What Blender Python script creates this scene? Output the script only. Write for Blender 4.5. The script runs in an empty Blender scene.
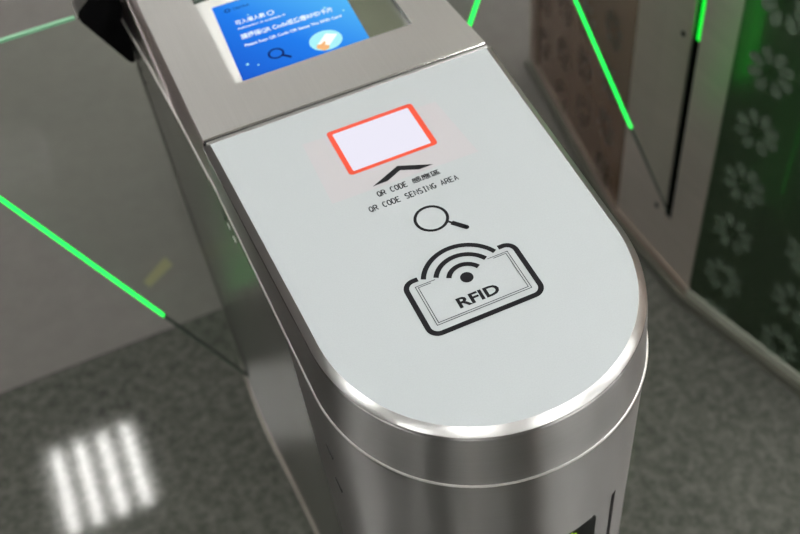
import bpy, bmesh, math, random
from mathutils import Vector, Matrix
random.seed(7)
C = bpy.context.scene.collection
PI = math.pi
TOP = 1.03            # height of the reader glass above the floor
HW = 0.14

# ------------------------------------------------------------------ materials
def new_mat(name):
    m = bpy.data.materials.new(name); m.use_nodes = True
    nt = m.node_tree; b = nt.nodes['Principled BSDF']
    return m, nt, b
def plain(name, col, rough=.5, metal=0., emit=None, es=0., coat=0., spec=None):
    m, nt, b = new_mat(name)
    b.inputs['Base Color'].default_value = (*col, 1)
    b.inputs['Roughness'].default_value = rough
    b.inputs['Metallic'].default_value = metal
    if coat: b.inputs['Coat Weight'].default_value = coat; b.inputs['Coat Roughness'].default_value = .03
    if spec is not None: b.inputs['Specular IOR Level'].default_value = spec
    if emit: b.inputs['Emission Color'].default_value = (*emit, 1); b.inputs['Emission Strength'].default_value = es
    return m
def node(nt, kind, **kw):
    n = nt.nodes.new(kind)
    for k, v in kw.items():
        if k in n.inputs: n.inputs[k].default_value = v
        else: setattr(n, k, v)
    return n
def steel(name, scale, rough=.28, col=(.56, .55, .54), bump=.06, aniso=.6, var=.12, radial=False):
    """brushed stainless: fine streaks stretched along one direction"""
    m, nt, b = new_mat(name)
    tc = node(nt, 'ShaderNodeTexCoord'); mp = node(nt, 'ShaderNodeMapping'); mp.inputs['Scale'].default_value = scale
    nt.links.new(tc.outputs['Object'], mp.inputs['Vector'])
    n1 = node(nt, 'ShaderNodeTexNoise', Scale=1.0, Detail=5.0, Roughness=.65)
    nt.links.new(mp.outputs[0], n1.inputs['Vector'])
    r = node(nt, 'ShaderNodeMapRange'); r.inputs['To Min'].default_value = rough - var; r.inputs['To Max'].default_value = rough + var
    nt.links.new(n1.outputs['Fac'], r.inputs['Value']); nt.links.new(r.outputs[0], b.inputs['Roughness'])
    bp = node(nt, 'ShaderNodeBump', Strength=bump, Distance=.001)
    nt.links.new(n1.outputs['Fac'], bp.inputs['Height']); nt.links.new(bp.outputs[0], b.inputs['Normal'])
    b.inputs['Metallic'].default_value = 1
    mx = node(nt, 'ShaderNodeMix', data_type='RGBA')
    mx.inputs['A'].default_value = (*[c * .9 for c in col], 1); mx.inputs['B'].default_value = (*[min(1, c * 1.08) for c in col], 1)
    nt.links.new(n1.outputs['Fac'], mx.inputs['Factor']); nt.links.new(mx.outputs['Result'], b.inputs['Base Color'])
    if aniso:
        b.inputs['Anisotropic'].default_value = aniso; b.inputs['Anisotropic Rotation'].default_value = .25
        tg = node(nt, 'ShaderNodeTangent'); tg.direction_type = 'RADIAL'; tg.axis = 'Z'
        nt.links.new(tg.outputs[0], b.inputs['Tangent'])
    return m
M = {}
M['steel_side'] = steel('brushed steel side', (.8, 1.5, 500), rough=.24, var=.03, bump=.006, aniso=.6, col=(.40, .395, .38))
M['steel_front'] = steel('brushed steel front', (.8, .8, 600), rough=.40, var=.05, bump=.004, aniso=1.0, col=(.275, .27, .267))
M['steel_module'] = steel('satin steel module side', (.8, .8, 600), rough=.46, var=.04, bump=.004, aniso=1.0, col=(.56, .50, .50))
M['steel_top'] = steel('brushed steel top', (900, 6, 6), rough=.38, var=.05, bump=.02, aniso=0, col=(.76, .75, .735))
M['steel_edge'] = plain('polished steel edge', (.78, .77, .76), .16, 1.)
M['steel_rim'] = plain('satin steel rim', (.72, .72, .715), .30, 1.)
M['steel_far'] = steel('matte steel panel', (3, 3, 60), rough=.5, var=.04, bump=.01, aniso=.3, col=(.86, .79, .75))
M['dark_gap'] = plain('dark gap', (.012, .012, .014), .6)
M['black'] = plain('black rubber', (.003, .003, .0035), .8, spec=.05)
M['black_gloss'] = plain('black gloss', (.006, .007, .008), .3, spec=.2)
M['ink'] = plain('black ink', (.007, .007, .009), .6, spec=.12)
M['red'] = plain('red print', (.66, .07, .035), .3, coat=.3)
M['spill'] = plain('painted pinkish spill', (.445, .437, .458), .5, coat=.25, spec=.2)  # scanner light scattered through the glass, put into a flat tint
M['white_tape'] = plain('white frame', (.72, .72, .70), .5)
M['yellow'] = plain('yellow tape', (.23, .215, .11), .7)

# reader glass: back-painted pale grey glass, very fine sparkle grain
m, nt, b = new_mat('pale grey painted glass'); M['glass_top'] = m
tc = node(nt, 'ShaderNodeTexCoord'); nz = node(nt, 'ShaderNodeTexNoise', Scale=900.0, Detail=2.0)
nt.links.new(tc.outputs['Object'], nz.inputs['Vector'])
cr = node(nt, 'ShaderNodeMix', data_type='RGBA'); cr.inputs['A'].default_value = (.385, .420, .437, 1); cr.inputs['B'].default_value = (.445, .480, .497, 1)
nt.links.new(nz.outputs['Fac'], cr.inputs['Factor']); nt.links.new(cr.outputs['Result'], b.inputs['Base Color'])
b.inputs['Roughness'].default_value = .45; b.inputs['Coat Weight'].default_value = .5; b.inputs['Coat Roughness'].default_value = .03; b.inputs['Specular IOR Level'].default_value = .3

def clear(name, tint, gloss=.04):
    m = bpy.data.materials.new(name); m.use_nodes = True; nt = m.node_tree; nt.nodes.clear()
    o = node(nt, 'ShaderNodeOutputMaterial'); t = node(nt, 'ShaderNodeBsdfTransparent'); t.inputs['Color'].default_value = (*tint, 1)
    g = node(nt, 'ShaderNodeBsdfGlossy', Roughness=gloss); fr = node(nt, 'ShaderNodeFresnel', IOR=1.45); mx = node(nt, 'ShaderNodeMixShader')
    ge = node(nt, 'ShaderNodeNewGeometry'); sb = node(nt, 'ShaderNodeMath', operation='SUBTRACT'); sb.inputs[0].default_value = 1; nt.links.new(ge.outputs['Backfacing'], sb.inputs[1])
    mu = node(nt, 'ShaderNodeMath', operation='MULTIPLY'); nt.links.new(fr.outputs[0], mu.inputs[0]); nt.links.new(sb.outputs[0], mu.inputs[1])
    nt.links.new(mu.outputs[0], mx.inputs[0]); nt.links.new(t.outputs[0], mx.inputs[1]); nt.links.new(g.outputs[0], mx.inputs[2]); nt.links.new(mx.outputs[0], o.inputs[0])
    return m
M['glass'] = clear('clear wing glass', (.93, .955, .935))
M['cover_glass'] = clear('display cover glass', (.97, .98, .98), .02)

def emis(name, col, s):
    m = bpy.data.materials.new(name); m.use_nodes = True; nt = m.node_tree; nt.nodes.clear()
    o = node(nt, 'ShaderNodeOutputMaterial'); e = node(nt, 'ShaderNodeEmission', Strength=s); e.inputs['Color'].default_value = (*col, 1)
    nt.links.new(e.outputs[0], o.inputs[0]); return m
M['tube'] = emis('fluorescent tube', (1, .985, .95), 60.)
M['green_led'] = emis('lit green glass edge', (.012, 1., .10), 2.3)
M['green_dim'] = plain('faintly lit glass edge', (.20, .34, .24), .2, emit=(.1, .6, .25), es=.18)
M['glass_edge'] = plain('unlit glass edge', (.05, .075, .06), .2)
M['green_strip'] = emis('green led strip', (.01, 1., .05), 1.3)
M['scan_light'] = emis('scanner light', (.90, .88, 1.), .95)
M['screen_off'] = plain('display glass', (.10, .11, .08), .1, coat=.5)
M['lime'] = emis('lime led', (.45, .80, .03), .8)
M['txt_white'] = emis('display white text', (.82, .93, 1.), 1.1)
M['txt_dark'] = emis('display dark print', (.008, .02, .12), 1.)
M['disc'] = emis('display pale disc', (.42, .93, .98), 1.)
M['card'] = emis('display card', (.98, 1., .93), 1.1)
M['skin'] = emis('display hand', (.95, .50, .22), 1.)

# display image: blue gradient with pale spots
m = bpy.data.materials.new('display blue image'); m.use_nodes = True; nt = m.node_tree; nt.nodes.clear(); M['blue'] = m
o = node(nt, 'ShaderNodeOutputMaterial'); e = node(nt, 'ShaderNodeEmission', Strength=1.); tc = node(nt, 'ShaderNodeTexCoord')
sx = node(nt, 'ShaderNodeSeparateXYZ'); nt.links.new(tc.outputs['Generated'], sx.inputs[0])
ad = node(nt, 'ShaderNodeMath', operation='MULTIPLY_ADD'); ad.inputs[1].default_value = .62; nt.links.new(sx.outputs['X'], ad.inputs[0])
ml = node(nt, 'ShaderNodeMath', operation='MULTIPLY'); ml.inputs[1].default_value = .42; nt.links.new(sx.outputs['Y'], ml.inputs[0]); nt.links.new(ml.outputs[0], ad.inputs[2])
rp = node(nt, 'ShaderNodeValToRGB'); cr = rp.color_ramp
cr.elements[0].position = .0; cr.elements[0].color = (.014, .10, .62, 1)
cr.elements[1].position = .9; cr.elements[1].color = (.10, .52, .98, 1)
e2 = cr.elements.new(.45); e2.color = (.018, .21, .86, 1)
nt.links.new(ad.outputs[0], rp.inputs[0]); nt.links.new(rp.outputs[0], e.inputs[0]); nt.links.new(e.outputs[0], o.inputs[0])

# floors
def floor_mat(name, c1, c2, rough, spec, speck, blotch=2.5):
    m, nt, b = new_mat(name)
    tc = node(nt, 'ShaderNodeTexCoord')
    n1 = node(nt, 'ShaderNodeTexNoise', Scale=speck, Detail=4.0, Roughness=.75); n2 = node(nt, 'ShaderNodeTexNoise', Scale=blotch, Detail=3.0)
    v = node(nt, 'ShaderNodeTexVoronoi', Scale=speck * 1.6)
    for n in (n1, n2, v): nt.links.new(tc.outputs['Object'], n.inputs['Vector'])
    r = node(nt, 'ShaderNodeMapRange'); r.inputs['From Min'].default_value = .38; r.inputs['From Max'].default_value = .66; nt.links.new(n1.outputs['Fac'], r.inputs['Value'])
    a = node(nt, 'ShaderNodeMath', operation='MULTIPLY_ADD'); a.inputs[1].default_value = .5; nt.links.new(n2.outputs['Fac'], a.inputs[0])
    h = node(nt, 'ShaderNodeMath', operation='MULTIPLY'); h.inputs[1].default_value = .5; nt.links.new(r.outputs[0], h.inputs[0]); nt.links.new(h.outputs[0], a.inputs[2])
    mx = node(nt, 'ShaderNodeMix', data_type='RGBA'); mx.inputs['A'].default_value = (*c1, 1); mx.inputs['B'].default_value = (*c2, 1)
    nt.links.new(a.outputs[0], mx.inputs['Factor']); nt.links.new(mx.outputs['Result'], b.inputs['Base Color'])
    b.inputs['Roughness'].default_value = rough; b.inputs['Specular IOR Level'].default_value = spec
    return m
M['granite'] = floor_mat('polished dark granite', (.026, .030, .025), (.150, .155, .135), .06, .25, 46.)
M['far_floor'] = floor_mat('grey floor', (.125, .119, .110), (.155, .148, .136), .62, .35, 20., 3.)
M['wall'] = plain('light wall', (.50, .49, .46), .8); M['wall_pink'] = plain('dusky wall', (.20, .165, .158), .8); M['added_panel_dark'] = plain('dark added panel', (.03, .03, .032), .4); M['added_panel_brown'] = plain('brown added panel', (.20, .09, .05), .5)
M['wall_warm'] = plain('warm wood wall', (.30, .17, .09), .6)
M['ceiling'] = plain('ceiling', (.80, .80, .78), .9)
M['fixture'] = plain('white fixture', (.75, .75, .74), .5)
M['skirting'] = plain('dark baseboard', (.06, .06, .06), .5)

# ribbed far panels: dark glass with frosted petal prints
M['petal_dark'] = plain('dark petal print', (.100, .076, .060), .5)
M['petal_frost'] = plain('frosted petal print', (.088, .128, .088), .6)
M['bronze'] = plain('bronze tinted glass', (.165, .098, .062), .26, coat=.35)
m = bpy.data.materials.new('smoked translucent glass'); m.use_nodes = True; nt = m.node_tree; M['smoke'] = m
b = nt.nodes['Principled BSDF']; b.inputs['Base Color'].default_value = (.062, .098, .056, 1); b.inputs['Roughness'].default_value = .3
o = nt.nodes['Material Output']; t = node(nt, 'ShaderNodeBsdfTransparent'); t.inputs['Color'].default_value = (.55, .62, .55, 1)
tl = node(nt, 'ShaderNodeBsdfTranslucent'); tl.inputs['Color'].default_value = (.55, .6, .5, 1)
m1 = node(nt, 'ShaderNodeMixShader'); m1.inputs[0].default_value = .45; m2 = node(nt, 'ShaderNodeMixShader'); m2.inputs[0].default_value = .25
nt.links.new(b.outputs[0], m1.inputs[1]); nt.links.new(tl.outputs[0], m1.inputs[2]); nt.links.new(m1.outputs[0], m2.inputs[1]); nt.links.new(t.outputs[0], m2.inputs[2]); nt.links.new(m2.outputs[0], o.inputs[0])

# ------------------------------------------------------------------ object helpers
ORIG = {}
def root(name, loc, label, cat, group=None):
    o = bpy.data.objects.new(name, None); C.objects.link(o); o.location = loc; o.empty_display_size = .05
    o['label'] = label; o['category'] = cat
    if group: o['group'] = group
    ORIG[o] = Vector(loc); return o
def obj(name, verts, faces, mat, parent=None, smooth=False, bevel=0., label=None, kind=None):
    """verts are given in room coordinates"""
    off = Vector((0, 0, 0))
    if parent is not None:
        p = parent
        while p.parent: p = p.parent
        off = ORIG[p]
    me = bpy.data.meshes.new(name)
    me.from_pydata([tuple(Vector(v) - off) for v in verts], [], faces)
    bm = bmesh.new(); bm.from_mesh(me)
    bmesh.ops.remove_doubles(bm, verts=bm.verts, dist=1e-6)
    bmesh.ops.recalc_face_normals(bm, faces=bm.faces); bm.to_mesh(me); bm.free()
    if smooth:
        for f in me.polygons: f.use_smooth = True
        me.set_sharp_from_angle(angle=math.radians(35))
    me.materials.append(mat)
    o = bpy.data.objects.new(name, me); C.objects.link(o)
    if parent is not None: o.parent = parent
    if bevel:
        md = o.modifiers.new('bevel', 'BEVEL'); md.width = bevel; md.segments = 2; md.limit_method = 'ANGLE'
    if label: o['label'] = label
    if kind: o['kind'] = kind
    return o
def box(x0, x1, y0, y1, z0, z1):
    v = [(x, y, z) for x in (x0, x1) for y in (y0, y1) for z in (z0, z1)]
    return v, [(0, 1, 3, 2), (4, 6, 7, 5), (0, 4, 5, 1), (2, 3, 7, 6), (0, 2, 6, 4), (1, 5, 7, 3)]
class MB:
    def __init__(s): s.v = []; s.f = []
    def add(s, vf):
        v, f = (vf.v, vf.f) if isinstance(vf, MB) else vf; n = len(s.v); s.v += [tuple(q) for q in v]; s.f += [tuple(i + n for i in q) for q in f]; return s
    def build(s, name, mat, parent=None, **k): return obj(name, s.v, s.f, mat, parent, **k)
def prism(poly, z0, z1):
    n = len(poly)
    v = [(x, y, z0) for x, y in poly] + [(x, y, z1) for x, y in poly]
    return v, [tuple(range(n))[::-1], tuple(range(n, 2 * n))] + [(i, (i + 1) % n, n + (i + 1) % n, n + i) for i in range(n)]
def slab(pts, d):
    """polygon in 3D given thickness vector d"""
    n = len(pts); d = Vector(d); P = [Vector(q) for q in pts]
    v = P + [q + d for q in P]
    return v, [tuple(range(n))[::-1], tuple(range(n, 2 * n))] + [(i, (i + 1) % n, n + (i + 1) % n, n + i) for i in range(n)]
def loft(rings, close=True, cap0=False, cap1=False):
    n = len(rings[0]); v = [q for r in rings for q in r]; f = []
    for k in range(len(rings) - 1):
        for i in range(n if close else n - 1):
            j = (i + 1) % n; f.append((k * n + i, k * n + j, (k + 1) * n + j, (k + 1) * n + i))
    if cap0: f.append(tuple(range(n))[::-1])
    if cap1: f.append(tuple(range((len(rings) - 1) * n, len(rings) * n)))
    return v, f
def shell(path, z0, z1, t):
    """upright sheet following plan path (list of (x,y)), thickness t towards the inside (left of travel)"""
    n = len(path); inn = []
    for i in range(n):
        a = Vector(path[max(i - 1, 0)]); c = Vector(path[min(i + 1, n - 1)]); d = (c - a).normalized()
        inn.append((path[i][0] - d.y * t, path[i][1] + d.x * t))
    ring = lambda z: [(x, y, z) for x, y in path] + [(x, y, z) for x, y in inn[::-1]]
    return loft([ring(z0), ring(z1)], True, True, True)

# ------------------------------------------------------------------ plan outlines of the cabinet
L, D, TAPER, E_ = .2594, .1485, .0737, 2.08
def hw_top(y): return HW * (1 + TAPER * min(max(1 + y / L, 0), 1)) if y <= 0 else .1503
def front_arc(off, n=56, a0=0., a1=180.):
    pts = []
    for k in range(n + 1):
        t = math.radians(a0 + (a1 - a0) * k / n); c, s = math.cos(t), math.sin(t)
        pts.append((-(HW + off) * math.copysign(abs(c) ** (2 / E_), c), -L - (D + off) * abs(s) ** (2 / E_)))
    return pts
def hood_outline(off, yb=0.):
    l = [(-(hw_top(yb) + off), yb)] + [(-(hw_top(-L * k / 8) + off), -L * k / 8) for k in range(1, 8)]
    return l + front_arc(off) + [(-x, y) for x, y in l[::-1]]
YM_ = .385
def hb(y):
    """half width of the lower cabinet: slim at both ends, widest where the wings are"""
    if y > YM_: y = 2 * YM_ - y
    if y <= 0: return hw_top(y) + .0055 * min(-y / L, 1)
    pts = [(0, .1503), (.05, .1530), (.12, .1560), (.234, .1620), (.30, .1668), (.337, .1690), (.385, .1698)]
    if y <= pts[0][0]: return pts[0][1]
    for (a, p), (c, q) in zip(pts, pts[1:]):
        if y <= c: return p + (q - p) * (y - a) / (c - a)
    return pts[-1][1]
def side_path(sx, y0, y1, n=60, off=0.): return [(sx * (hb(y0 + (y1 - y0) * k / n) + off), y0 + (y1 - y0) * k / n) for k in range(n + 1)]

CX = .85; YM = .385    # neighbouring cabinet axis; mid length

# =================================================================== main cabinet
cab = root('gate_cabinet', (0, YM, 0), 'stainless steel gate cabinet in the middle with pale reader glass and blue display', 'ticket gate')
ZS = TOP - .0665     # seam between hood and lower body

# inner dark core visible in the gaps
core = [(-x, y) for x, y in []]
out = side_path(-1, 1.03, -.2594, 160, -.004)
arcN = front_arc(.0017)
arcF = [(-x, .77 - y) for x, y in arcN]
corepoly = out + arcN[1:-1] + side_path(1, -.2594, 1.03, 160, -.004) + arcF[1:-1]
obj('inner_frame', *prism(corepoly, .02, ZS - .002), M['dark_gap'], cab)
# plinth
pl = side_path(-1, 1.03, -.2594, 160, .003) + front_arc(.0087)[1:-1] + side_path(1, -.2594, 1.03, 160, .003) + [(-x, .77 - y) for x, y in front_arc(.0087)][1:-1]
obj('plinth', *prism(pl, 0, .028), plain('dull brown steel', (.30, .27, .24), .4, 1.), cab, smooth=True)

# curved front shell with an opening for the indicator plate
YS = -.192
def front_path(a0, a1, off=.0055, n=40):
    return front_arc(off, n, a0, a1)
A0, A1 = 60., 120.     # opening in degrees along the arc
left = side_path(-1, YS, -.2594, 6)[:-1] + front_arc(.0055, 60, 0, A0)
mb = MB()
ZT = TOP - .197
mb.add(shell(left, .03, ZS - .001, .003))
right = front_arc(.0055, 60, A1, 180) + side_path(1, -.2594, YS, 6)[1:]
mb.add(shell(right, .03, ZS - .001, .003))
mb.add(shell(front_arc(.0055, 60, A0, A1), ZT, ZS - .001, .003))
mb.add(shell(front_arc(.0055, 60, A0, A1), .03, ZT - .42, .003))
obj('front_panel', mb.v, mb.f, M['steel_front'], cab, smooth=True)
ip = obj('indicator_plate', *shell(front_arc(.0040, 50, A0 + .9, A1 - 1.3), ZT - .418, ZT - .0015, .003), M['steel_front'], cab, smooth=True, label='flush steel plate around the indicator')
# black indicator window, rounded corners, on the plate
def cylpatch(a0, a1, z0, z1, rc, off, t, n=24):
    """rounded rectangle on the curved front; returns a slab"""
    r = D * 1.0; W = math.radians(a1 - a0) * r; H = z1 - z0; pts = []
    for cx, cz, s in ((W - rc, H - rc, 0), (rc, H - rc, 90), (rc, rc, 180), (W - rc, rc, 270)):
        for k in range(7):
            a = math.radians(s + 90 * k / 6); pts.append((cx + rc * math.cos(a), cz + rc * math.sin(a)))
    # fan of columns so that it follows the curve
    xs = sorted({round(q[0], 6) for q in pts} | {W * k / n for k in range(n + 1)})
    def zr(x):
        dz = 0
        if x < rc: dz = rc - math.sqrt(max(rc * rc - (rc - x) ** 2, 0))
        if x > W - rc: dz = rc - math.sqrt(max(rc * rc - (x - W + rc) ** 2, 0))
        return z0 + dz, z1 - dz
    def pt(x, o):
        t_ = math.radians(a0) + x / r; c, s_ = math.cos(t_), math.sin(t_)
        return (-(HW + o) * math.copysign(abs(c) ** (2 / E_), c), -L - (D + o) * abs(s_) ** (2 / E_))
    rings = []
    for x in xs:
        lo, hi = zr(x); po = pt(x, off + t); pi_ = pt(x, off)
        rings.append([(*po, lo), (*po, hi), (*pi_, hi), (*pi_, lo)])
    return loft(rings, True, True, True)
win = obj('indicator_window', *cylpatch(71.5, 109.0, ZT - .15, ZT - .0012, .010, .0041, .0008), M['black_gloss'], cab, smooth=True)
mb = MB()
for k in range(9):
    a = math.radians(20 + 140 * k / 8); mb.add(cylpatch(93 + 7 * math.cos(a) - .9, 93 + 7 * math.cos(a) + .9, ZT - .0245 + .022 * math.sin(a) - .0022, ZT - .0245 + .022 * math.sin(a) + .0022, .0006, .005, .0006, 2))
obj('led_light', mb.v, mb.f, M['lime'], win, label='yellow green indicator light')

# side panels of the lower body
def side_panels(sx, par):
    def sp(y0, y1, z0=.03, z1=ZS - .001):
        p = side_path(sx, y0, y1, 80)
        if sx < 0: p = p[::-1]
        return shell(p, z0, z1, .003)
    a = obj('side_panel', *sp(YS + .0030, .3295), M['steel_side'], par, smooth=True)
    yw = YW[sx]
    b_ = MB(); b_.add(sp(.3310 if sx < 0 else .3310, yw - .006)) if yw - .006 > .34 else None
    b_.add(sp(yw + .008, .9620)); b_.add(sp(yw - .006, yw + .008, .03, .19))
    obj('side_panel', b_.v, b_.f, M['steel_side'], par, smooth=True)
    obj('wing_slot', *box(*sorted((sx * (hb(yw) - .006), sx * (hb(yw) - .0035))), yw - .006, yw + .008, .19, ZS - .004), M['black'], par, label='black vertical slot the wing comes out of')
YW = {-1: .337, 1: .49}
for sx in (-1, 1): side_panels(sx, cab)
# far end shell
mb = MB()
farp = side_path(-1, .9635, 1.0294, 6)[:-1] + [(x, .77 - y) for x, y in front_arc(.0055, 40)] + side_path(1, 1.0294, .9635, 6)[1:]
obj('end_panel', *shell(farp[::-1], .03, ZS - .001, .003), M['steel_side'], cab, smooth=True)

# bright sheet-metal lip along the seam
def ring_full(off, z):
    l = side_path(-1, 1.0294, -.2594, 160, off)
    r = side_path(1, -.2594, 1.0294, 160, off)
    f1 = [(x, y) for x, y in front_arc(.0055 + off)][1:-1]; f2 = [(-x, .77 - y) for x, y in front_arc(.0055 + off)][1:-1]
    return [(x, y, z) for x, y in l + f1 + r + f2]
M['lip'] = plain('bright sheet edge', (.85, .84, .82), .42, 1.)
obj('seam_edge', *loft([ring_full(-.004, ZS - .0008), ring_full(.0012, ZS - .0008), ring_full(.0014, ZS - .0004), ring_full(.0008, ZS + .0005), ring_full(-.006, ZS + .0007)]), M['lip'], cab, smooth=True)

# front hood wall: leans in from the seam to the rim
def hood_open(off, z, yb=.0):
    g = lambda y: off * min(max(-y / L, 0), 1) if off > 0 else off
    l = [(-(hw_top(-L * k / 16) + g(-L * k / 16)), -L * k / 16) for k in range(16)]
    return [(x, y, z) for x, y in l + front_arc(off) + [(-x, y) for x, y in l[::-1]]]
def blend(z, f, yb=0.):
    return hood_open(.0048 * (1 - f) - .0002, z, yb)
rings = [hood_open(.0052, ZS + .0008), hood_open(.0035, ZS + .022), hood_open(.0014, TOP - .012), hood_open(.0004, TOP - .0078), hood_open(-.0015, TOP - .0065), hood_open(-.004, TOP - .0065)]
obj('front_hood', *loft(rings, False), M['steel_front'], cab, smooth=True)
# thin dark recess, then the chamfered rim
obj('rim_gap', *prism([q[:2] for q in hood_open(-.0016, 0)], TOP - .0085, TOP - .0055), M['dark_gap'], cab)
def closed(off, z, yb=-.0012): return [(x, max(min(y, yb - max(-off, 0) * .0), -1), z) for x, y in hood_outline(off, yb)]
INS = .0062
def rimring(off, z, back):
    return [(x, min(y, back), z) for x, y in hood_outline(off, 0.)]
rings = [rimring(-.0004, TOP - .0052, -.0012), rimring(.0, TOP - .0045, -.0010), rimring(-.0004, TOP - .0040, -.0012), rimring(-.0062, TOP + .0001, -.0042), rimring(-.0066, TOP + .0004, -.0046), rimring(-.0070, TOP - .0004, -.0050)]
obj('rim', *loft(rings), M['steel_rim'], cab, smooth=True, label='polished steel rim around the reader glass')
gp = [(x, min(y, -.0050)) for x, y in hood_outline(-.0068, 0.)]
glass = obj('reader_glass', *prism(gp, TOP - .0040, TOP), M['glass_top'], cab)

# ---- marks on the reader glass
ZG = TOP + .00025
def ribbon(pts, w, z, closed=False, caps=False, t=.0001):
    P = [Vector(q) for q in pts]; n = len(P); a_, b_ = [], []
    for i in range(n):
        if closed: p0, p1 = P[i - 1], P[(i + 1) % n]
        else: p0, p1 = P[max(i - 1, 0)], P[min(i + 1, n - 1)]
        d0 = (P[i] - p0).normalized() if (P[i] - p0).length > 1e-9 else (p1 - P[i]).normalized()
        d1 = (p1 - P[i]).normalized() if (p1 - P[i]).length > 1e-9 else d0
        d = (d0 + d1)
        d = d.normalized() if d.length > 1e-6 else d0
        k = 1 / max(d.dot(d1), .45); nrm = Vector((-d.y, d.x)) * (w / 2 * k)
        a_.append(P[i] + nrm); b_.append(P[i] - nrm)
    v = [(q.x, q.y, z) for q in a_] + [(q.x, q.y, z) for q in b_]
    f = [(i, (i + 1) % n, n + (i + 1) % n, n + i) for i in range(n if closed else n - 1)]
    return v, f
def poly(pts, z): return [(x, y, z) for x, y in pts], [tuple(range(len(pts)))]
def disc(cx, cy, r, z, n=32, ry=None): return poly([(cx + r * math.cos(2 * PI * k / n), cy + (ry or r) * math.sin(2 * PI * k / n)) for k in range(n)], z)
def rrect(x0, x1, y0, y1, r, n=6):
    pts = []
    for cx, cy, s in ((x1 - r, y1 - r, 0), (x0 + r, y1 - r, 90), (x0 + r, y0 + r, 180), (x1 - r, y0 + r, 270)):
        for k in range(n + 1):
            a = math.radians(s + 90 * k / n); pts.append((cx + r * math.cos(a), cy + r * math.sin(a)))
    return pts
mm = .001
# painted scanner light spill, red frame, lit window
obj('scanner_spill', *poly([(-.0665, -.0475), (-.0685, -.1315), (.0725, -.1335), (.0665, -.0535)], TOP + .00008), M['spill'], glass, label='faint pinkish light spill painted around the scanner window')
redo = rrect(-.0418, .0452, -.1070, -.0440, .0035); redi = rrect(-.0370, .0398, -.1030, -.0486, .0012)
v = [(x, y, ZG) for x, y in redo] + [(x, y, ZG) for x, y in redi]; n = len(redo)
obj('scanner_frame', v, [(i, (i + 1) % n, n + (i + 1) % n, n + i) for i in range(n)], M['red'], glass, label='red frame printed round the scanner window')
obj('scanner_window', *poly(redi, TOP + .0002), M['scan_light'], glass, label='glowing white scanner window')
obj('arrow_mark', *poly([(x * mm, y * mm) for x, y in [(-29, -129), (.5, -115.5), (30, -129), (16, -129), (.5, -121.8), (-14.5, -129)]], ZG), M['ink'], glass)

# stroke letters (unit box 1 x 1)
def arc(cx, cy, rx, ry, a0, a1, n=10): return [(cx + rx * math.cos(math.radians(a0 + (a1 - a0) * k / n)), cy + ry * math.sin(math.radians(a0 + (a1 - a0) * k / n))) for k in range(n + 1)]
G = {
 'Q': [arc(.5, .5, .5, .5, 0, 360, 20), [(.55, .25), (1., -.08)]],
 'R': [[(0, 0), (0, 1)], [(0, 1), (.55, 1)] + arc(.6, .74, .36, .26, 90, -90, 8) + [(0, .48)], [(.5, .48), (1, 0)]],
 'C': [arc(.52, .5, .5, .5, 45, 315, 14)],
 'O': [arc(.5, .5, .5, .5, 0, 360, 20)],
 'D': [[(0, 0), (0, 1), (.4, 1)] + arc(.4, .5, .58, .5, 90, -90, 12) + [(.4, 0), (0, 0)]],
 'E': [[(.95, 1), (0, 1), (0, 0), (.95, 0)], [(0, .52), (.8, .52)]],
 'S': [arc(.5, .75, .42, .25, 30, 200, 8) + [(.3, .54), (.7, .46)] + arc(.5, .25, .44, .25, 20, -150, 8)],
 'N': [[(0, 0), (0, 1), (1, 0), (1, 1)]],
 'I': [[(.5, 0), (.5, 1)], [(.2, 1), (.8, 1)], [(.2, 0), (.8, 0)]],
 'G': [arc(.52, .5, .5, .5, 45, 330, 14) + [(.98, .45), (.6, .45)]],
 'A': [[(0, 0), (.5, 1), (1, 0)], [(.2, .34), (.8, .34)]],
 'F': [[(0, 0), (0, 1), (.95, 1)], [(0, .52), (.8, .52)]],
}
def strokes(text, x0, y0, adv, w, h, sw, z):
    mb = MB()
    for i, ch in enumerate(text):
        for st in G.get(ch, []):
            mb.add(ribbon([(x0 + i * adv + px * w, y0 + py * h) for px, py in st], sw, z))
    return mb
def text_mesh(s, size, bold=0., sx=1.):
    """outline text converted to mesh vertices at the origin, width and height returned"""
    cu = bpy.data.curves.new('t', 'FONT'); cu.body = s; cu.size = size; cu.offset = bold; cu.resolution_u = 3
    o = bpy.data.objects.new('t', cu); C.objects.link(o)
    dg = bpy.context.evaluated_depsgraph_get(); dg.update()
    me = bpy.data.meshes.new_from_object(o.evaluated_get(dg))
    vs = [tuple(v.co) for v in me.vertices]; fs = [tuple(p.vertices) for p in me.polygons]
    bpy.data.objects.remove(o); bpy.data.meshes.remove(me)
    return vs, fs
def text_fit(s, x0, x1, y0, y1, z, bold=0., fn=None):
    vs, fs = text_mesh(s, 1.0, bold)
    if not vs: return [], []
    ax, bx = min(v[0] for v in vs), max(v[0] for v in vs); ay, by = min(v[1] for v in vs), max(v[1] for v in vs)
    out = [(x0 + (v[0] - ax) / (bx - ax) * (x1 - x0), y0 + (v[1] - ay) / (by - ay) * (y1 - y0), z) for v in vs]
    if fn: out = [fn(q) for q in out]
    return out, fs
mb = strokes('QR CODE', -.0288, -.1430, .00415, .0030, .0060, .00098, ZG)
mb.add(text_fit('感應區', .0044, .0312, -.1432, -.1362, ZG, .014))
mb.add(strokes('QR CODE SENSING AREA', -.0422, -.1568, .00427, .0031, .0061, .00098, ZG))
obj('printed_text', mb.v, mb.f, M['ink'], glass)

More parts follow.
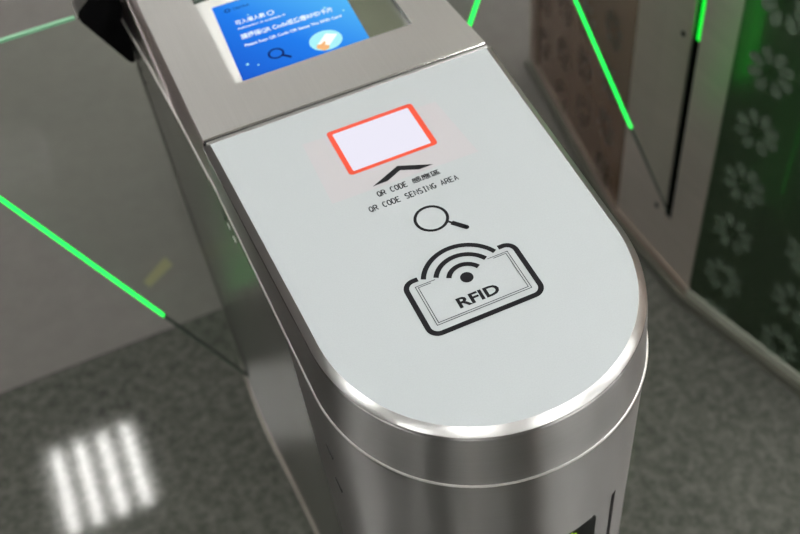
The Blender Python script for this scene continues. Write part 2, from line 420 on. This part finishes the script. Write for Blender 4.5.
# magnifier mark
mb = MB(); cxm, cym = .0012, -.1880
circ = [(cxm + .0140 * math.cos(2 * PI * k / 40), cym + .0140 * math.sin(2 * PI * k / 40)) for k in range(40)]
mb.add(ribbon(circ, .0027, ZG, True)); mb.add(ribbon([(.0120, -.1975), (.0150, -.2010)], .0022, ZG)); mb.add(ribbon([(.0145, -.2005), (.0235, -.2110)], .0048, ZG)); mb.add(disc(.0235, -.2110, .0024, ZG, 16))
obj('magnifier_mark', mb.v, mb.f, M['ink'], glass)

# RFID card symbol
mb = MB()
def corner(cx, cy, r, a0, a1): return [(cx + r * math.cos(math.radians(a0 + (a1 - a0) * k / 8)), cy + r * math.sin(math.radians(a0 + (a1 - a0) * k / 8))) for k in range(9)]
path = [(.0365, -.2440)] + corner(.0405, -.2525, .0085, 90, 0) + corner(.0405, -.2935, .0085, 0, -90) + corner(-.0410, -.2935, .0085, -90, -180) + corner(-.0410, -.2525, .0085, 180, 90) + [(-.0365, -.2440)]
mb.add(ribbon(path, .0046, ZG))
mb.add(ribbon([(.0235, -.2508), (.0416, -.2508), (.0416, -.2938), (-.0416, -.2938), (-.0416, -.2508), (-.0240, -.2508)], .0006, ZG))
mb.add(ribbon([(.0280, -.2524), (.0396, -.2524), (.0396, -.2918), (-.0396, -.2918), (-.0396, -.2524), (-.0285, -.2524)], .0006, ZG))
mb.add(disc(0, -.2605, .0055, ZG))
for r, a in ((.0150, 27), (.0255, 28), (.0358, 25)):
    mb.add(ribbon([(r * math.cos(math.radians(a + (180 - 2 * a) * k / 30)), -.2615 + r * math.sin(math.radians(a + (180 - 2 * a) * k / 30))) for k in range(31)], .0044, ZG))
obj('card_symbol', mb.v, mb.f, M['ink'], glass)
v, f = text_fit('RFID', -.0182, .0180, -.2872, -.2766, ZG, .032)
obj('rfid_lettering', v, f, M['ink'], glass)

# ---- display module behind the reader glass
OX0, OX1, OY0, OY1 = -.0960, .0960, .0665, .2270
XR = lambda y: .1468 - .055 * y if y < .3 else .1303
ys = [.0035, .0665, .2270, .45, .7665]
ZD = TOP + .0004
def ttop():
    mb = MB()
    quads = [((-.1478, .0035), (XR(.0035), .0035), (XR(.0665), OY0), (-.1487, OY0)),
             ((-.1487, OY0), (OX0, OY0), (OX0, OY1), (-.1505, OY1)),
             ((OX1, OY0), (XR(.0665), OY0), (XR(.2270), OY1), (OX1, OY1)),
             ((-.1505, OY1), (XR(.2270), OY1), (.1303, .7665), (-.1478, .7665))]
    for q in quads: mb.add(prism(q, ZD - .0020, ZD))
    return mb
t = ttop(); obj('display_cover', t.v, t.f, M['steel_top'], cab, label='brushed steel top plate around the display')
# hood walls of the display module (outer seam up to the plate)
def modwall(sx):
    n = 120; r0, r1, r2 = [], [], []
    for k in range(n + 1):
        y = .0022 + (.7678 - .0022) * k / n; xt = (.1478 + (y if y < .3 else max(.3 - (y - .3) * .6, 0)) * .011) if sx < 0 else min(XR(y) + .0004, .1465)
        r0.append((sx * (hb(y) - .0006), y, ZS + .0008)); r1.append((sx * (xt + .0012), y, ZD - .0035)); r2.append((sx * (xt - .0004), y, ZD - .0002))
    return loft([r0, r1, r2], False)
for sx in (-1, 1): obj('module_wall', *modwall(sx), M['steel_module'], cab, smooth=True)
obj('module_front_edge', *box(-.1476, .1464, .0013, .0034, TOP - .012, ZD - .0003), M['steel_edge'], cab, bevel=.0005)
obj('rear_trim', *box(-.1466, .1466, -.0046, -.0010, TOP - .006, TOP + .0004), M['steel_rim'], cab, bevel=.0005)
obj('crease_gap', *box(-.1476, .1464, -.0012, .0014, TOP - .012, TOP - .0018), M['dark_gap'], cab)
# far hood (mirror of the front one)
rings = [[(x, .77 - y, z) for x, y, z in hood_open(o_, z_)] for o_, z_ in ((.0052, ZS + .0008), (.0014, TOP - .012), (.0004, TOP - .0065), (-.006, TOP))]
v, f = loft(rings, False); f.append(tuple(range(3 * len(rings[0]), 4 * len(rings[0]))))
obj('rear_hood', v, f, M['steel_front'], cab, smooth=True)
# display well
DZ = .0085
mb = MB()
for bx_ in (box(OX0 - .002, OX0, OY0, OY1, TOP - DZ, ZD - .002), box(OX1, OX1 + .002, OY0, OY1, TOP - DZ, ZD - .002), box(OX0 - .002, OX1 + .002, OY0 - .002, OY0, TOP - DZ, ZD - .002), box(OX0 - .002, OX1 + .002, OY1, OY1 + .002, TOP - DZ, ZD - .002)): mb.add(bx_)
obj('display_well', mb.v, mb.f, M['glass_edge'], cab)
disp = obj('display', *box(OX0 - .001, OX1 + .001, OY0 - .001, OY1 + .001, TOP - DZ - .006, TOP - DZ), M['screen_off'], cab, label='recessed display showing a blue notice')
ZI = TOP - DZ + .0003
TH = math.radians(-1.8); PC = (-.012, .140)
def tilt(q):
    x, y, z = q; dx, dy = x - PC[0], y - PC[1]
    return (PC[0] + dx * math.cos(TH) - dy * math.sin(TH) * 1.6, PC[1] + dx * math.sin(TH) + dy * math.cos(TH), z)
def tv(vf): return [tilt(q) for q in vf[0]], vf[1]
obj('display_border', *tv(poly([(-.1005, .0640), (-.0800, .0640), (-.0800, .2060), (.0545, .2060), (.0545, .2270), (-.1005, .2270)], ZI - .0001)), M['white_tape'], disp, label='white strip beside and above the blue notice')
blue = obj('display_image', *tv(poly([(-.0830, .0640), (.0545, .0640), (.0545, .2090), (-.0830, .2090)], ZI)), M['blue'], disp, label='blue notice')
ZT2 = ZI + .0002
mb = MB()
mb.add(text_fit('可入場人數', -.0660, -.0330, .1655, .1740, ZT2, .022)); mb.add(ribbon(arc(-.0270, .1695, .0035, .0036, 0, 360, 16), .0012, ZT2)); mb.add(text_fit('Admission is available 0', -.0665, -.0135, .1575, .1610, ZT2, .02))
mb.add(text_fit('請掃描QR Code或感應RFID卡片', -.0665, .0350, .1390, .1490, ZT2, .022)); mb.add(text_fit('Please Scan QR Code OR Sense The RFID Card', -.0665, .0400, .1255, .1310, ZT2, .025))
v, f = tv((mb.v, mb.f)); obj('display_text', v, f, M['txt_white'], disp)
mb = MB(); hexa = [(-.0685 + .0030 * math.cos(PI / 3 * k + PI / 6), .1955 + .0030 * math.sin(PI / 3 * k + PI / 6)) for k in range(6)]
mb.add(ribbon(hexa, .0013, ZT2, True)); mb.add(text_fit('TAITRA', -.0630, -.0440, .1933, .1972, ZT2, .01))
v, f = tv((mb.v, mb.f)); obj('display_logo', v, f, M['txt_dark'], disp)
mb = MB(); mb.add(ribbon([(-.0405 + .0075 * math.cos(2 * PI * k / 28), .1010 + .0075 * math.sin(2 * PI * k / 28)) for k in range(28)], .0023, ZT2, True)); mb.add(ribbon([(-.0350, .0955), (-.0275, .0880)], .0032, ZT2))
v, f = tv((mb.v, mb.f)); obj('magnifier_picture', v, f, M['txt_dark'], disp)
obj('picture_disc', *tv(disc(.0125, .0970, .0175, ZT2, 36, .0165)), M['disc'], disp)
obj('picture_card', *tv(poly([(.0020, .0930), (.0155, .1075), (.0265, .1010), (.0120, .0860)], ZT2 + .0002)), M['card'], disp)
obj('picture_hand', *tv(poly([(.0000, .0880), (.0015, .0935), (.0060, .0925), (.0100, .0960), (.0115, .0940), (.0095, .0900), (.0135, .0870), (.0115, .0825), (.0060, .0810)], ZT2 + .0004)), M['skin'], disp)
for x, y, r in ((-.072, .098, .0016), (-.062, .092, .0010), (.028, .150, .0014), (.045, .136, .0012), (-.050, .178, .0010)): obj('picture_dot', *tv(disc(x, y, r, ZT2, 12)), M['disc'], disp)

# ---- small keyhole slots on the sides
def slots(sx, par, places, name='panel_slot', horiz=.018, vert=.0035, mat=None):
    for y, z in places:
        x = sx * (hb(y) + .0006)
        pts = rrect(-horiz / 2, horiz / 2, -vert / 2, vert / 2, min(vert, horiz) / 2 - .0001, 4)
        v, f = slab([(x, y + a, z + c) for a, c in pts], (-sx * .0012, 0, 0))
        obj(name, v, f, mat or M['dark_gap'], par)
for sx in (-1, 1):
    slots(sx, cab, [(-.262, TOP - .166), (-.263, TOP - .227)])
    slots(sx, cab, [(.006, TOP - .104)], 'panel_slot', .016, .006); slots(sx, cab, [(-.0075, TOP - .109), (-.0245, TOP - .112)], 'panel_screw', .008, .007, M['lip'])
    if sx < 0: slots(sx, cab, [(.318, TOP - .112), (.318, TOP - .134), (.318, TOP - .154)], 'panel_screw', .005, .006)

# ---- glass wings
def wing(sx, x0, yw, par, guard=True, tipx=.262, dz=0., k=.41):
    """sx: direction the wing points to; x0: x of cabinet face"""
    X = lambda d: x0 + sx * d
    zt = TOP - .052
    P = [(-.006, zt), (-.006, TOP - .845 + dz), (.0, TOP - .830 + dz), (.240, TOP - .227 + dz), (tipx - .012, TOP - .172 + dz), (tipx, TOP - .140 + dz), (tipx, zt)]
    pts = [(X(d), yw, z) for d, z in P]
    w = obj('glass_wing', *slab(pts, (0, .005, 0)), M['glass'], par, label='clear glass wing with a green lit lower edge')
    def edge(name, a, b, mat, th=.0030, ywid=.0056, label=None):
        A = Vector((X(a[0]), 0, a[1])); B = Vector((X(b[0]), 0, b[1])); d = (B - A).normalized(); n = Vector((-d.z, 0, d.x)) * th / 2
        q = [A + n, B + n, B - n, A - n]
        obj(name, *slab([(p_.x, yw - (ywid - .006) / 2, p_.z) for p_ in q], (0, ywid, 0)), mat, w, label=label)
    m_ = (.222 * k, TOP - .830 + dz + .558 * k)
    edge('wing_edge', (.0, TOP - .830 + dz), m_, M['glass_edge'], label='dark unlit part of the wing edge')
    edge('edge_light', m_, (.240, TOP - .227 + dz), M['green_led'], label='bright green lit wing edge')
    edge('edge_light', (.240, TOP - .227 + dz), (tipx - .012, TOP - .172 + dz), M['green_led'], label='bright green lit wing edge')
    edge('top_edge_light', (.05, zt), (tipx, zt), M['green_dim'], label='faint green top edge')
    if guard:
        gpts = [(X(.0465), yw - .007, TOP - .0475), (X(.0435), yw - .007, TOP - .0405), (X(.020), yw - .007, TOP - .022), (X(-.004), yw - .007, TOP - .012), (X(-.004), yw - .007, TOP - .060), (X(.0015), yw - .007, TOP - .128), (X(.0055), yw - .007, TOP - .130), (X(.009), yw - .007, TOP - .126), (X(.0440), yw - .007, TOP - .056)]
        obj('wing_guard', *slab(gpts, (0, .020, 0)), M['black'], w, label='black triangular guard at the wing root')
        cp = [(X(.0470), yw - .0065, TOP - .0470), (X(.0440), yw - .0065, TOP - .0398), (X(.020), yw - .0065, TOP - .0212), (X(-.004), yw - .0065, TOP - .0108), (X(-.004), yw - .0065, TOP - .0125), (X(.020), yw - .0065, TOP - .0229), (X(.0435), yw - .0065, TOP - .0412), (X(.0460), yw - .0065, TOP - .0475)]
        obj('guard_cap', *slab(cp, (0, .030, 0)), M['steel_rim'], w, label='steel cap strip over the black guard')
    return w
wing(-1, -.1690, .337, cab)
wing(1, .1720, .49, cab)

# =================================================================== neighbouring cabinet on the right
nb = root('gate_cabinet', (CX, YM, 0), 'gate cabinet across the lane on the right, steel panel between petal printed panels', 'ticket gate')
C0, C1, C2, C3 = (.759 + .025, -.10), (.692, .261), (.681, .512), (.766, 1.055)
plan = [(.759, 0.0), C1, C2, C3]
d01 = (Vector(plan[0]) - Vector(C1)).normalized()
P0 = tuple(Vector(C1) + d01 * .42)
planL = [P0, C1, C2, C3]
RX = 2 * CX
poly_full = planL + [(RX - x, y) for x, y in planL[::-1]]
def inset(pl, d):
    return [(x + (CX - x) / abs(CX - x) * d, y) for x, y in pl]
ZB = .034
obj('inner_frame', *prism(inset(poly_full, .042), ZB, TOP - .02), M['dark_gap'], nb)
obj('top_cover', *prism(poly_full, TOP - .02, TOP), M['steel_top'], nb)
obj('plinth', *prism(inset(poly_full, -.017), 0, .018), plain('bronze grey plinth', (.10, .10, .08), .4), nb)
def facet(a, b, z0, z1, off=0., t=.006):
    A, B = Vector(a), Vector(b); d = (B - A).normalized(); n = Vector((-d.y, d.x))
    if n.x > 0: n = -n
    return [(*(A + n * off), z0), (*(B + n * off), z0), (*(B + n * off), z1), (*(A + n * off), z1)], (-n.x * t, -n.y * t, 0), d, n
# bright ledge along the foot of the panels
for a, b, mt, lb in ((P0, C1, plain('pale ledge', (.42, .44, .38), .35), 'pale ledge strip'), (C1, C2, plain('brown ledge', (.27, .215, .18), .35), None), (C2, C3, M.setdefault('bl', plain('brown ledge', (.27, .215, .18), .35)), None)):
    pts, dv, d, n = facet(a, b, .024, ZB, .004, .02)
    obj('foot_ledge', *slab([(a_, b_, c_ if c_ > .03 else .018) for a_, b_, c_ in pts], dv), mt, nb, label=lb)
# near panel: smoked glass over a cavity with green strips
pts, dv, dN, nN = facet(P0, tuple(Vector(C1) + d01 * .0015), ZB, TOP - .02, 0, .004)
smoke = obj('near_panel', *slab(pts, dv), M['smoke'], nb, label='smoked glass panel with petal prints and green glow')
def onfacet(base, d, n, s, z, off=0.): q = Vector(base) + d * s + n * off; return (q.x, q.y, z)
def led(s0, s1, z0, z1, dep, name='led_strip'):
    q = [onfacet(C1, d01, nN, s0, z0, -dep), onfacet(C1, d01, nN, s1, z0, -dep), onfacet(C1, d01, nN, s1, z1, -dep), onfacet(C1, d01, nN, s0, z1, -dep)]
    obj(name, *slab(q, (-nN.x * .003, -nN.y * .003, 0)), M['green_strip'], nb, label='green light strip inside the smoked panel')
led(.006, .024, TOP - .46, TOP - .03, .022)
led(.118, .121, TOP - .66, TOP - .35, .034)
# petals
def flower(par, mat, base, d, n, s, z, size, off=.0004):
    mb = MB()
    for k, ang in enumerate((28, 68, 112, 160, 205, 248, 300, 345)):
        a = math.radians(ang); ln = size * .5; w = size * .105
        pts = []
        for j in range(12):
            t = 2 * PI * j / 12; u = .64 * ln + .34 * ln * math.cos(t); v_ = w * math.sin(t) * (1.0 + .35 * math.cos(t))
            ss = s + (u * math.cos(a) - v_ * math.sin(a)); zz = z + (u * math.sin(a) + v_ * math.cos(a))
            pts.append(onfacet(base, d, n, ss, zz, off))
        mb.add((pts, [tuple(range(12))]))
    mb.build('petal_print', mat, par)
for col in range(3):
    for k in range(8):
        flower(smoke, M['petal_frost'], C1, d01, nN, .069 + col * .145, TOP - .165 - .122 * k + (.06 if col % 2 else 0), .092)
# steel slot panel
def steelpart(y0, y1, z0, z1):
    k = lambda y: C1[0] + (C2[0] - C1[0]) * (y - C1[1]) / (C2[1] - C1[1])
    pts, dv, d, n = facet((k(y0), y0), (k(y1), y1), z0, z1, 0, .003); return slab(pts, dv)
SY0, SY1, SZ = .3430, .3630, TOP - .875
mb = MB()
mb.add(steelpart(C1[1], SY0, ZB, TOP - .02)); mb.add(steelpart(SY1, C2[1] - .0025, ZB, TOP - .02)); mb.add(steelpart(SY0, SY1, ZB, SZ)); mb.add(steelpart(SY0, SY1, TOP - .05, TOP - .02))
obj('slot_panel', mb.v, mb.f, M['steel_far'], nb, label='plain steel panel with a tall black slot')
obj('wing_slot', *box(.6965, .699, SY0 - .002, SY1 + .002, SZ - .003, TOP - .03), M['black'], nb, label='tall black slot')
obj('slot_light', *box(.6925, .6945, SY0 + .0065, SY1 - .0065, TOP - .45, TOP - .03), M['green_strip'], nb, label='green light at the top of the slot')
def stud(y, z):
    k = C1[0] + (C2[0] - C1[0]) * (y - C1[1]) / (C2[1] - C1[1])
    pts = [(k - .0012, y + .0055 * math.cos(2 * PI * q / 16), z + .0055 * math.sin(2 * PI * q / 16)) for q in range(16)]
    obj('panel_screw', *slab(pts, (.002, 0, 0)), M['black'], nb)
stud(.384, TOP - .455); stud(.388, TOP - .872)
# far panel
d23 = (Vector(C3) - Vector(C2)).normalized()
pts, dv, dF, nF = facet(C2, tuple(Vector(C2) + d23 * .500), ZB, TOP - .02, 0, .005)
brz = obj('far_panel', *slab(pts, dv), M['bronze'], nb, label='bronze tinted panel with petal prints')
for col in range(4):
    for k in range(8):
        flower(brz, M['petal_dark'], C2, d23, nF, .090 + col * .125, TOP - .11 - .122 * k + (.06 if col % 2 else 0), .085)
pts, dv, _, _ = facet(tuple(Vector(C2) + d23 * .503), C3, ZB, TOP - .02, .003, .03)
obj('end_post', *slab(pts, dv), plain('bronze post', (.20, .15, .12), .35), nb)
# the hidden sides
for a, b in ((P0, C1), (C1, C2), (C2, C3)):
    A = (RX - a[0], a[1]); B = (RX - b[0], b[1]); Av, Bv = Vector(A), Vector(B); d = (Bv - Av).normalized(); n = Vector((d.y, -d.x))
    if n.x < 0: n = -n
    obj('back_panel', *slab([(*A, ZB), (*B, ZB), (*B, TOP - .02), (*A, TOP - .02)], (-n.x * .004, -n.y * .004, 0)), M['steel_far'], nb)
for e in (0, 3):
    x, y = planL[e]; s = 1 if e == 0 else -1
    obj('end_panel', *box(x + .004, RX - x - .004, *sorted((y + s * .001, y + s * .005)), ZB, TOP - .02), M['steel_far'], nb)
wing(-1, .6880, .3510, nb, dz=-.030, k=.48)

# =================================================================== room
def struct(name, vf, mat):
    o = obj(name, vf[0], vf[1], mat); o['kind'] = 'structure'; return o
XA, XB, YA, YB, ZC = -8.0, 8.0, -6.5, 10.0, 3.23
struct('floor', box(XA, XB, YA, .671, -.1, 0), M['granite'])
struct('floor', box(XA, XB, .6735, YB, -.1, 0), M['far_floor'])
struct('trim_1', box(XA, XB, .671, .6735, -.1, -.0005), M['dark_gap'])
struct('ceiling', box(XA, XB, YA, YB, ZC, ZC + .1), M['ceiling'])
struct('wall_left', box(XA - .1, XA, YA, YB, 0, ZC), M['wall_pink'])
struct('wall_right', box(XB, XB + .1, YA, YB, 0, ZC), M['wall_warm'])
struct('wall_back', box(XA, XB, YB, YB + .1, 0, ZC), M['wall'])
struct('wall_front', box(XA, XB, YA - .1, YA, 0, ZC), M['wall'])
struct('baseboard_left', box(XA, XA + .02, YA, YB, 0, .12), M['skirting'])
struct('baseboard_right', box(XB - .02, XB, YA, YB, 0, .12), M['skirting'])
struct('baseboard_back', box(XA + .02, XB - .02, YB - .02, YB, 0, .12), M['skirting'])
struct('baseboard_front', box(XA + .02, XB - .02, YA - .01, YA + .02, 0, .12), M['skirting'])
DW = [(-7.9, 3.0, 'added_panel_dark'), (-4.2, 1.6, 'added_panel_brown'), (-2.2, .5, 'added_panel_dark'), (-1.2, .35, 'added_panel_dark'), (.2, .9, 'added_panel_brown'), (1.7, .4, 'added_panel_dark'), (3.0, 1.4, 'added_panel_dark'), (5.6, 1.2, 'added_panel_brown')]
for i, (x, wd, mt) in enumerate(DW): struct('added_panel_%d' % (i + 1), box(x, x + wd, YA, YA + .05, 0, 2.6), M[mt])  # unseen dark and brown panels added to streak the front shell's reflections
tp = obj('floor_tape', *box(-.300, -.228, .800, .935, 0, .0006), M['yellow'])
# slanted strip rather than a square patch
tp.data.clear_geometry(); v, f = slab([(-.292, .822, 0), (-.284, .800, 0), (-.222, .838, 0), (-.232, .868, 0)], (0, 0, .0006)); tp.data.from_pydata([tuple(q) for q in v], [], f)
tp.data.materials.clear(); tp.data.materials.append(M['yellow'])
tp['label'] = 'short strip of faded yellow tape on the grey floor left of the cabinet'; tp['category'] = 'tape'

# recessed four-tube ceiling lights
def troffer(x, y):
    r = bpy.data.objects.new('ceiling_light', None); C.objects.link(r); r.location = (x, y, ZC)
    return r
def local(name, vf, mat, par):
    me = bpy.data.meshes.new(name); me.from_pydata([tuple(q) for q in vf[0]], [], vf[1]); me.materials.append(mat)
    o = bpy.data.objects.new(name, me); C.objects.link(o); o.parent = par; return o
first = troffer(-1.0, 2.57); S = .30
fr = MB()
for b_ in (box(-S, S, -S, -S + .02, -.05, 0), box(-S, S, S - .02, S, -.05, 0), box(-S, -S + .02, -S + .02, S - .02, -.05, 0), box(S - .02, S, -S + .02, S - .02, -.05, 0)): fr.add(b_)
local('frame', (fr.v, fr.f), M['fixture'], first)
local('reflector', box(-S + .02, S - .02, -S + .02, S - .02, -.012, -.002), M['fixture'], first)
for k in range(4):
    xc = -.195 + .13 * k
    ring = lambda yy: [(xc + .019 * math.cos(2 * PI * j / 8), yy, -.036 + .015 * math.sin(2 * PI * j / 8)) for j in range(8)]
    local('tube', loft([ring(-.255), ring(.255)], True, True, True), M['tube'], first)
spots = [(-1.0, 2.57)] + [(1.1, y) for y in (-4.6, -3.4, -2.2, -1.0, .0, 5.0, 6.2, 7.4)] + [(x, y) for x in (-5.6, -3.3, -1.0, 3.2, 5.5) for y in (-4.6, -2.2, .17, 2.57, 5.0, 7.4) if (x, y) != (-1.0, 2.57) and x > -5 and not (x == -3.3 and y > 1)]
kids = list(first.children)
for i, (x, y) in enumerate(spots):
    if i == 0: r = first
    else:
        r = first.copy(); C.objects.link(r); r.location = (x, y, ZC)
        for k_ in kids:
            c = k_.copy(); C.objects.link(c); c.parent = r
    r['label'] = 'square recessed ceiling light with four white tubes'; r['category'] = 'ceiling light'; r['group'] = 'square ceiling lights'

dl = root('added_lamp', (1.81, 1.25, ZC), 'added dim warm round lamp, reflected in the floor on the right', 'ceiling light')  # unseen lamp added to give the yellowish patch reflected in the granite
for nm, z0_, z1_, rr_, mt in (('housing', ZC - .06, ZC, .30, M['fixture']), ('diffuser', ZC - .075, ZC - .06, .27, emis('warm diffuser', (1, .93, .62), 8.))):
    obj(nm, *prism([(1.81 + rr_ * math.cos(2 * PI * k / 32), 1.25 + rr_ * math.sin(2 * PI * k / 32)) for k in range(32)], z0_, z1_), mt, dl)
# ------------------------------------------------------------------ world, camera, view
w = bpy.data.worlds.new('World'); bpy.context.scene.world = w; w.use_nodes = True
w.node_tree.nodes['Background'].inputs[0].default_value = (.5, .5, .5, 1); w.node_tree.nodes['Background'].inputs[1].default_value = .05
cam = bpy.data.cameras.new('camera'); co = bpy.data.objects.new('camera', cam); C.objects.link(co)
Rm = Matrix(((0.91460605, 0.35558479, -0.19249738), (-0.3947984, 0.68247454, -0.61511196), (-0.0873499, 0.63858278, 0.76457964)))
co.matrix_world = Matrix.Translation((-.210656, -.757318, .661524 + TOP)) @ Rm.to_4x4()
cam.sensor_width = 36; cam.lens = 1048.168 / 800 * 36; cam.clip_start = .05
cam.dof.use_dof = True; cam.dof.focus_distance = .84; cam.dof.aperture_fstop = 5.8
bpy.context.scene.camera = co
vs_ = bpy.context.scene.view_settings
vs_.view_transform = 'Standard'; vs_.look = 'None'; vs_.gamma = 1; vs_.use_curve_mapping = False; vs_.exposure = 0.0
